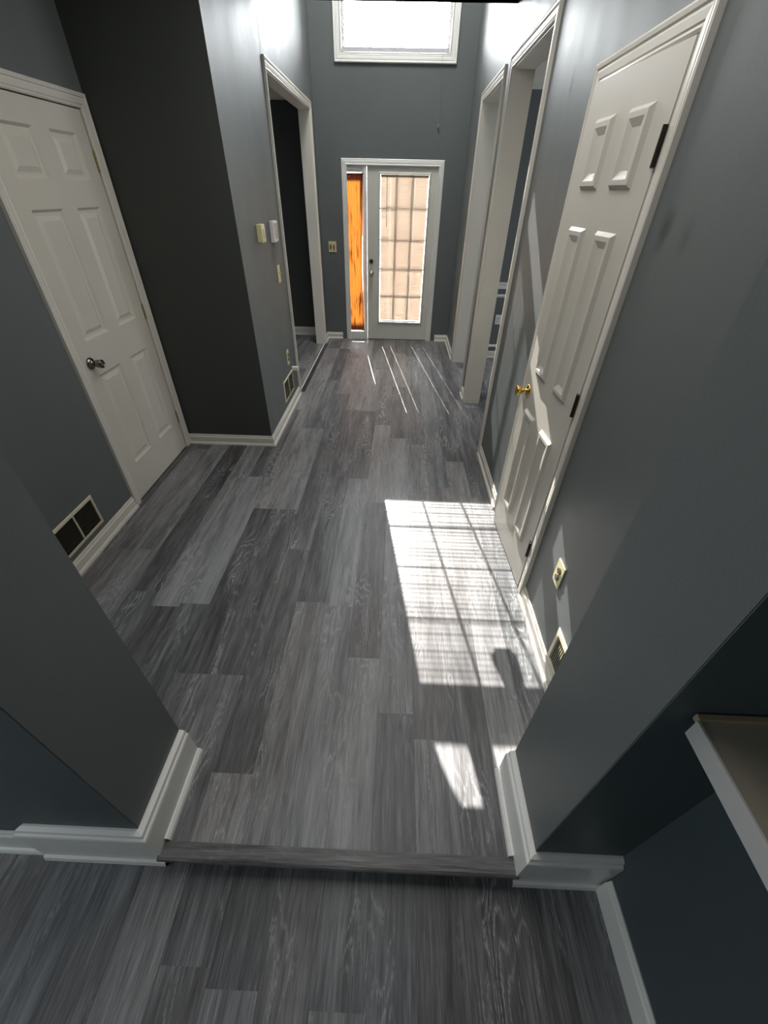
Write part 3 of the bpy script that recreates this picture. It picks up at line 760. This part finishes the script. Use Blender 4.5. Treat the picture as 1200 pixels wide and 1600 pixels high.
def slat_set(bm, x0, x1, y, z0, z1, pitch, width, tilt, gaps=(), gw=0.005, seed=1, wob=0.0):
    rng = random.Random(seed)
    segs = []; xa = x0
    for g in gaps: segs.append((xa, g - gw / 2)); xa = g + gw / 2
    segs.append((xa, x1))
    z = z0
    while z < z1:
        t = tilt + rng.uniform(-wob, wob)
        for a, b_ in segs:
            r = []
            for x in (a, b_):
                row = []
                for s, crown in ((-0.5, 0), (-0.17, 0.0016), (0.17, 0.0016), (0.5, 0)):
                    yy, zz = s * width, crown
                    row.append(bm.verts.new((x, y + yy * math.cos(t) - zz * math.sin(t), z + yy * math.sin(t) + zz * math.cos(t))))
                r.append(row)
            for k in range(3): bm.faces.new((r[0][k], r[0][k + 1], r[1][k + 1], r[1][k]))
        z += pitch
# blind inside the entry door's glass frame
db = empty('door_blind', (-0.429, YF + 0.004, 0.008))
tag(db, 'cream mini blind filling the glass of the entry door', 'window blind')
bm = bmesh.new()
slat_set(bm, GX0 + 0.006, GX1 - 0.006, 0.020, GZ0 + 0.030, GZ1 - 0.03, 0.0150, 0.0210, math.radians(-72), gaps=(0.289, 0.590), gw=0.0022, seed=4, wob=0.03)
s = to_obj('slats', bm, M_slat_door, db)
newbox('headrail', plastic('tan_headrail', (0.42, 0.36, 0.26)), db, GX0 + 0.002, GX1 - 0.002, 0.008, 0.030, GZ1 - 0.026, GZ1 - 0.001)
newbox('bottom_rail', M_white, db, GX0 + 0.004, GX1 - 0.004, 0.010, 0.028, GZ0 + 0.003, GZ0 + 0.018)
bm = bmesh.new()
for x in (0.289, 0.590):
    for dy in (0.0085, 0.0305): box(bm, x - 0.0008, x + 0.0008, dy, dy + 0.001, GZ0 + 0.015, GZ1 - 0.02)
to_obj('ladder_cord', bm, M_white, db)
bm = bmesh.new(); tube(bm, [(0.245, 0.004, GZ1 - 0.012), (0.246, 0.002, 1.365)], 0.0032)
to_obj('tilt_wand', bm, plastic('brown_wand', (0.14, 0.10, 0.07)), db)

# sidelight
sl = empty('window_1', (-0.722, YF, 0.0)); struct(sl, 'narrow sidelight window left of the entry door', 'window')
SW = 0.252
bm = bmesh.new()
box(bm, 0, SW, 0.002, 0.05, 0.001, 0.105); box(bm, 0, SW, 0.002, 0.05, 1.905, 2.024); box(bm, 0, 0.020, 0.03, 0.06, 0.105, 1.905); box(bm, SW - 0.028, SW, 0.03, 0.06, 0.105, 1.905)
to_obj('sash', bm, M_trim2, sl)
bm = bmesh.new(); sweep(bm, [(0.022, 0.002, 1.928), (SW - 0.022, 0.002, 1.928), (SW - 0.022, 0.002, 2.008), (0.022, 0.002, 2.008)], (0, -1, 0), [(0, 0), (0, 0.004), (0.010, 0.006), (0.012, 0)], 1, True)
to_obj('panel_moulding', bm, M_trim2, sl)
newbox('glass', M_glass, sl, 0.020, SW - 0.020, 0.044, 0.047, 0.105, 1.905)
# curtain: gathered sheer, tapering and slipping to the right at its foot
bm = bmesh.new(); uvl = bm.loops.layers.uv.new('UVMap')
NU, NV = 70, 60; grid = []
for j in range(NV + 1):
    v = j / NV; z = 0.115 + v * 1.785
    xl = 0.006 + 0.010 * (1 - v) ** 1.3 + 0.006 * math.sin(v * 9); xr = 0.241 - 0.006 * (1 - v) - 0.016 * math.sin(PI * v) ** 1.5
    if v < 0.12: xr += 0.006 * (0.12 - v) / 0.12
    row = []
    for i in range(NU + 1):
        u = i / NU
        x = xl + (xr - xl) * u
        y = 0.010 + 0.0055 * math.sin(u * 34 + 1.3 * math.sin(v * 5)) + 0.003 * math.sin(u * 77 + v * 7) + 0.003 * math.sin(v * 12 + u * 4)
        row.append(bm.verts.new((x, y - 0.004, z)))
    grid.append(row)
for j in range(NV):
    for i in range(NU):
        f = bm.faces.new((grid[j][i], grid[j][i + 1], grid[j + 1][i + 1], grid[j + 1][i]))
        for lp, (a, b_) in zip(f.loops, ((i, j), (i + 1, j), (i + 1, j + 1), (i, j + 1))): lp[uvl].uv = (a / NU, b_ / NV)
cu = to_obj('sidelight_curtain', bm, M_curtain, None, True); cu.location = (-0.722, YF, 0)
tag(cu, 'orange gathered curtain with dark hems over the sidelight window', 'curtain')
bm = bmesh.new()
bm.free()
for z in (1.893, 0.122):
    bm = bmesh.new(); tube(bm, [(0.002, 0.004, z), (0.25, 0.004, z)], 0.003); to_obj('curtain_rod', bm, M_bronze, cu)

# ------------------------------------------------------------------ high windows
wn = empty('window_2', (0, YF, 0)); struct(wn, 'high white window above the entry door, glaring with daylight', 'window')
bm = bmesh.new()
sweep(bm, [(-0.705, 0, 2.866), (0.465, 0, 2.866), (0.465, 0, 4.005), (-0.705, 0, 4.005)], (0, -1, 0), CAS, -1, True)
to_obj('casing', bm, M_trim2, wn)
bm = bmesh.new()
sweep(bm, [(-0.700, 0, 2.870), (0.460, 0, 2.870), (0.460, 0, 4.011), (-0.700, 0, 4.011)], (0, -1, 0), [(0.0, 0.004), (0.008, 0.004), (0.008, -0.15), (0.0, -0.15)], 1, True)
to_obj('jamb', bm, M_trim2, wn)
bm = bmesh.new(); a = (-0.691, 0.451, 2.879, 4.003); yy = 0.085
for bx in ((a[0], a[1], yy, yy + 0.03, a[2], a[2] + 0.040), (a[0], a[1], yy, yy + 0.03, a[3] - 0.028, a[3]), (a[0], a[0] + 0.028, yy, yy + 0.03, a[2] + 0.040, a[3] - 0.028), (a[1] - 0.028, a[1], yy, yy + 0.03, a[2] + 0.040, a[3] - 0.028)): box(bm, *bx)
to_obj('sash', bm, M_trim2, wn)
bm = bmesh.new()
for i in (1, 2, 3):
    x = -0.663 + 1.086 * i / 4; box(bm, x - 0.006, x + 0.006, yy + 0.012, yy + 0.020, 2.919, 3.975)
    z = 2.919 + 1.056 * i / 4; box(bm, -0.663, 0.423, yy + 0.0125, yy + 0.0195, z - 0.006, z + 0.006)
to_obj('muntin_grid', bm, M_trim2, wn)
newbox('glass', M_glass, wn, -0.663, 0.423, yy + 0.008, yy + 0.011, 2.919, 3.975)

wa = empty('window_3', (0, YF, 0)); struct(wa, 'arched window above the high window', 'window')
bm = bmesh.new(); pts = [(-0.12 + 0.572 * math.cos(t), 0.09, 4.083 + 0.50 * math.sin(t)) for t in [PI * k / 24 for k in range(25)]]
sweep(bm, pts, (0, -1, 0), [(0, -0.02), (0, 0.02), (0.03, 0.02), (0.03, -0.02)], -1 if False else 1)
box(bm, -0.69, 0.45, 0.07, 0.11, 4.0755, 4.098)
to_obj('sash', bm, M_trim2, wa)
bm = bmesh.new(); vs = [bm.verts.new((x, 0.09, z)) for x, y, z in pts]; bm.faces.new(vs)
to_obj('glass', bm, M_glass, wa)

wb = empty('window_blind', (0, YF + 0.045, 0))
tag(wb, 'white mini blind with open slats on the high window above the entry door', 'window blind')
bm = bmesh.new()
slat_set(bm, -0.684, 0.444, 0.0, 2.938, 3.965, 0.0235, 0.0250, math.radians(17), gaps=(-0.39, -0.12, 0.15), gw=0.004, seed=9, wob=0.10)
to_obj('slats', bm, M_slat, wb)
newbox('headrail', M_white, wb, -0.686, 0.446, -0.013, 0.013, 3.978, 4.000)
newbox('bottom_rail', plastic('grey_bottom_rail', (0.42, 0.42, 0.45)), wb, -0.684, 0.444, -0.014, 0.014, 2.895, 2.922)
bm = bmesh.new()
for x in (-0.39, -0.12, 0.15):
    for dy in (-0.0145, 0.0135): box(bm, x - 0.001, x + 0.001, dy, dy + 0.001, 2.92, 3.94)
to_obj('ladder_cord', bm, M_string, wb)
bm = bmesh.new(); tube(bm, [(0.376, -0.019, 3.94), (0.376, -0.022, 2.95), (0.376, -0.070, 2.87), (0.379, -0.069, 2.6), (0.384, -0.060, 2.335)], 0.0013)
pc = to_obj('pull_cord', bm, M_string, wb)
bm = bmesh.new(); lathe(bm, [(0, 0), (0.006, 0.002), (0.009, 0.02), (0.004, 0.035), (0, 0.036)], (0.384, -0.060, 2.302), (0, 0, 1), 12); to_obj('tassel', bm, M_string, pc)

# ------------------------------------------------------------------ wall fittings
def plate(name, label, cat, xw, nrm, y0, y1, z0, z1, mat, kind):
    """plate on an x wall; local x = distance out of the wall"""
    cy, cz = (y0 + y1) / 2, (z0 + z1) / 2
    e = empty(name, (xw, cy, cz), 0 if nrm > 0 else PI); tag(e, label, cat)
    hw, hh = (y1 - y0) / 2, (z1 - z0) / 2
    newbox('plate', mat, e, 0.0003, 0.006, -hw, hw, -hh, hh, bev=0.0018)
    if kind == 'outlet':
        for s in (-1, 1):
            bm = bmesh.new(); lathe(bm, [(0, 0), (0.0165, 0), (0.0165, 0.0035), (0.015, 0.0045), (0, 0.0045)], (0.006, 0, s * 0.0195), (1, 0, 0), 20)
            r = to_obj('receptacle', bm, M_socket if mat is M_ivory else mat, e)
            bm = bmesh.new()
            for dy in (-0.0065, 0.0065): box(bm, 0.0100, 0.0112, dy - 0.0015, dy + 0.0015, s * 0.0195 - 0.002, s * 0.0195 + 0.008)
            box(bm, 0.0100, 0.0112, -0.0025, 0.0025, s * 0.0195 - 0.010, s * 0.0195 - 0.005)
            to_obj('slots', bm, M_black, r)
        bm = bmesh.new(); lathe(bm, [(0, 0), (0.003, 0), (0.0025, 0.0012), (0, 0.0014)], (0.006, 0, 0), (1, 0, 0), 10); to_obj('screw', bm, M_nickel, e)
    if kind == 'toggle2':
        for s in (-1, 1):
            newbox('toggle', M_antique, e, 0.005, 0.018, s * hw * 0.42 - 0.009, s * hw * 0.42 + 0.009, -0.022, 0.026, bev=0.001)
    if kind == 'toggle1':
        newbox('toggle', mat, e, 0.005, 0.019, -0.005, 0.005, -0.003, 0.017, bev=0.001)
    return e
plate('wall_outlet', 'ivory double outlet with dark sockets low on the sunlit right wall', 'outlet', XR, -1, 1.203, 1.277, 0.388, 0.508, M_ivory, 'outlet')
plate('light_switch', 'ivory light switch plate below the thermostats on the left hall wall', 'light switch', XL, 1, 3.915, 3.990, 1.095, 1.225, M_ivory, 'toggle1')
plate('wall_outlet', 'ivory outlet above the small floor vent on the left hall wall', 'outlet', XL, 1, 3.870, 3.942, 0.415, 0.545, M_ivory, 'outlet')
# outlet in dining room and switch on front wall (walls facing -y): reuse plate with rotation
def plate_y(name, label, cat, yw, x0, x1, z0, z1, mat, kind):
    e = plate(name, label, cat, 0, 1, -(x1 - x0) / 2, (x1 - x0) / 2, -(z1 - z0) / 2, (z1 - z0) / 2, mat, kind)
    e.location = ((x0 + x1) / 2, yw, (z0 + z1) / 2); e.rotation_euler = (0, 0, -PI / 2)
plate_y('light_switch', 'square ivory light switch with two brass toggles left of the orange curtain', 'light switch', YF, -0.938, -0.836, 1.085, 1.205, M_ivory, 'toggle2')
plate_y('wall_outlet', 'white outlet framed by mouldings in the dining room', 'outlet', 5.655, 1.245, 1.32, 0.415, 0.528, M_white, 'outlet')

# thermostats
e = empty('thermostat', (XL, 3.525, 1.475)); tag(e, 'boxy ivory thermostat on the left hall wall, nearer of the two', 'thermostat')
newbox('housing', M_ivory, e, 0.0005, 0.040, -0.045, 0.045, -0.055, 0.055, bev=0.006)
newbox('dial_window', M_black, e, 0.0395, 0.0412, 0.012, 0.022, -0.022, 0.022)
newbox('lever', M_almond, e, 0.0395, 0.046, -0.012, 0.004, -0.030, 0.026, bev=0.002)
e = empty('thermostat', (XL, 3.905, 1.462)); tag(e, 'white thermostat with a grey screen beside the left cased opening', 'thermostat')
newbox('housing', M_white, e, 0.0005, 0.034, -0.062, 0.062, -0.070, 0.070, bev=0.006)
newbox('screen', M_grey, e, 0.0335, 0.0350, -0.040, 0.046, -0.048, 0.056, bev=0.0006)
newbox('button', M_grey, e, 0.0335, 0.0352, -0.010, 0.010, -0.062, -0.055, bev=0.0006)

# vents
def vent(label, xw, nrm, y0, y1, z0, z1, mat, horizontal=True, bars=1, n=14, fr=0.020):
    e = empty('wall_vent', (xw, (y0 + y1) / 2, (z0 + z1) / 2), 0 if nrm > 0 else PI); tag(e, label, 'vent')
    hw, hh = (y1 - y0) / 2, (z1 - z0) / 2
    bm = bmesh.new()
    sweep(bm, [(0, -hw, -hh), (0, hw, -hh), (0, hw, hh), (0, -hw, hh)], (1, 0, 0), [(0, 0.0005), (0, 0.003), (0.004, 0.007), (fr - 0.003, 0.009), (fr, 0.007), (fr, 0.0005)], 1, True)
    to_obj('frame', bm, mat, e)
    newbox('duct_shade', M_black, e, 0.0005, 0.0015, -hw + fr, hw - fr, -hh + fr, hh - fr)  # flat black sheet painted in for the shade behind the louvers
    bm = bmesh.new()
    iw, ih = hw - fr, hh - fr
    for i in range(n):
        if horizontal:
            z = -ih + (i + 0.5) * 2 * ih / n
            v = [bm.verts.new(p) for p in ((0.002, -iw, z - 0.0045), (0.008, -iw, z), (0.008, iw, z), (0.002, iw, z - 0.0045))]
        else:
            y = -iw + (i + 0.5) * 2 * iw / n
            v = [bm.verts.new(p) for p in ((0.003, y + 0.001, -ih), (0.0055, y, -ih), (0.0055, y, ih), (0.003, y + 0.001, ih))]
        f = bm.faces.new(v)
    r = bmesh.ops.solidify(bm, geom=bm.faces[:], thickness=0.0016)
    to_obj('louvers', bm, mat, e)
    for k in range(bars):
        y = -iw + (k + 1) * 2 * iw / (bars + 1)
        newbox('centre_bar', mat, e, 0.002, 0.0088, y - 0.005, y + 0.005, -ih, ih)
    return e
M_louver = M_almond
vent('almond wall vent with dark louvers low beside the left closet door', XC, 1, 1.500, 1.862, 0.118, 0.316, M_almond, True, 1, 15)
vent('small two pane return vent low on the left hall wall by the cased opening', XL, 1, 3.63, 4.00, 0.140, 0.335, M_almond, True, 1, 12, 0.016)
vent('almond wall vent half hidden by the right wall end', XR, -1, 0.76, 1.082, 0.085, 0.290, M_almond, False, 0, 22, 0.026)

# corner guard block at the foot of the left opening casing
e = empty('trim_block', (XL, 4.0, 0.0)); tag(e, 'small white L shaped trim piece at the foot of the left opening casing', 'trim piece')
bm = bmesh.new(); box(bm, 0.0005, 0.062, 0.012, 0.045, 0.318, 0.352, bev=0.003)
to_obj('cap', bm, M_trim2, e)

# wall crack running up from the left opening casing
bm = bmesh.new(); cx = XL + 0.0006; pts = [(4.205, 2.48), (4.212, 2.52), (4.200, 2.56), (4.218, 2.60), (4.214, 2.65), (4.235, 2.70), (4.229, 2.738)]
for (ya, za), (yb, zb) in zip(pts, pts[1:]):
    v = [bm.verts.new(p) for p in ((cx, ya - 0.003, za), (cx, ya + 0.003, za), (cx, yb + 0.003, zb), (cx, yb - 0.003, zb))]
    bm.faces.new(v)
o = to_obj('trim_crack', bm, M_caulk); struct(o, 'thin brown crack in the wall above the left opening', 'crack')

# ------------------------------------------------------------------ shelf at the lower right
sh = empty('wall_shelf', (0.522, -0.2, 1.0)); tag(sh, 'tan topped shelf with a white edge at the right frame edge', 'shelf')
newbox('board', M_shelf, sh, 0.006, 0.213, -0.55, 0.538, 0.002, 0.041)
newbox('edge_band', M_shelf_edge, sh, 0.0, 0.0055, -0.55, 0.538, -0.001, 0.043, bev=0.001)
newbox('back_caulk', M_caulk, sh, 0.004, 0.213, 0.538, 0.5495, 0.030, 0.045, bev=0.002)
newbox('drip', M_stain, sh, 0.024, 0.042, 0.398, 0.403, 0.041, 0.0425)

# ------------------------------------------------------------------ foyer chandelier (above the frame, it throws a shadow on the floor)
ch = empty('chandelier', (-0.30, 5.30, 0)); tag(ch, 'bronze chandelier hanging high in the foyer', 'chandelier')
bm = bmesh.new(); lathe(bm, [(0, 0), (0.065, 0), (0.06, -0.02), (0.015, -0.035), (0, -0.035)], (0, 0, 5.299), (0, 0, 1), 20); to_obj('canopy', bm, M_bronze, ch)
bm = bmesh.new(); tube(bm, [(0, 0, 5.27), (0, 0, 3.75)], 0.006); to_obj('chain', bm, M_bronze, ch)
bm = bmesh.new(); lathe(bm, [(0, 3.16), (0.02, 3.165), (0.035, 3.18), (0.050, 3.21), (0.055, 3.28), (0.048, 3.36), (0.050, 3.45), (0.052, 3.55), (0.040, 3.66), (0.012, 3.76), (0, 3.76)], (0, 0, 0), (0, 0, 1), 20); to_obj('body', bm, M_bronze, ch, True)
for c in (1, -1):
    dz = 0.0 if c > 0 else 0.42
    bm = bmesh.new(); tube(bm, [(0.04 * c, 0, 3.26 + dz), (0.12 * c, 0, 3.22 + dz), (0.19 * c, 0, 3.19 + dz), (0.235 * c, 0, 3.16 + dz)], 0.009); ar = to_obj('arm', bm, M_bronze, ch, True)
    bm = bmesh.new(); lathe(bm, [(0.012, 0.14), (0.030, 0.125), (0.050, 0.08), (0.062, 0.0), (0.060, 0.0), (0.048, 0.076), (0.028, 0.12), (0.01, 0.136)], (0.235 * c, 0, 3.03 + dz), (0, 0, 1), 20); to_obj('shade', bm, M_frost, ar, True)

# ------------------------------------------------------------------ outdoors
o = newbox('porch_ground', M_brick, None, -8, 8, YF + 0.17, 22, -0.30, -0.15); tag(o, 'sunlit brick porch seen faintly through the door blind', 'porch')
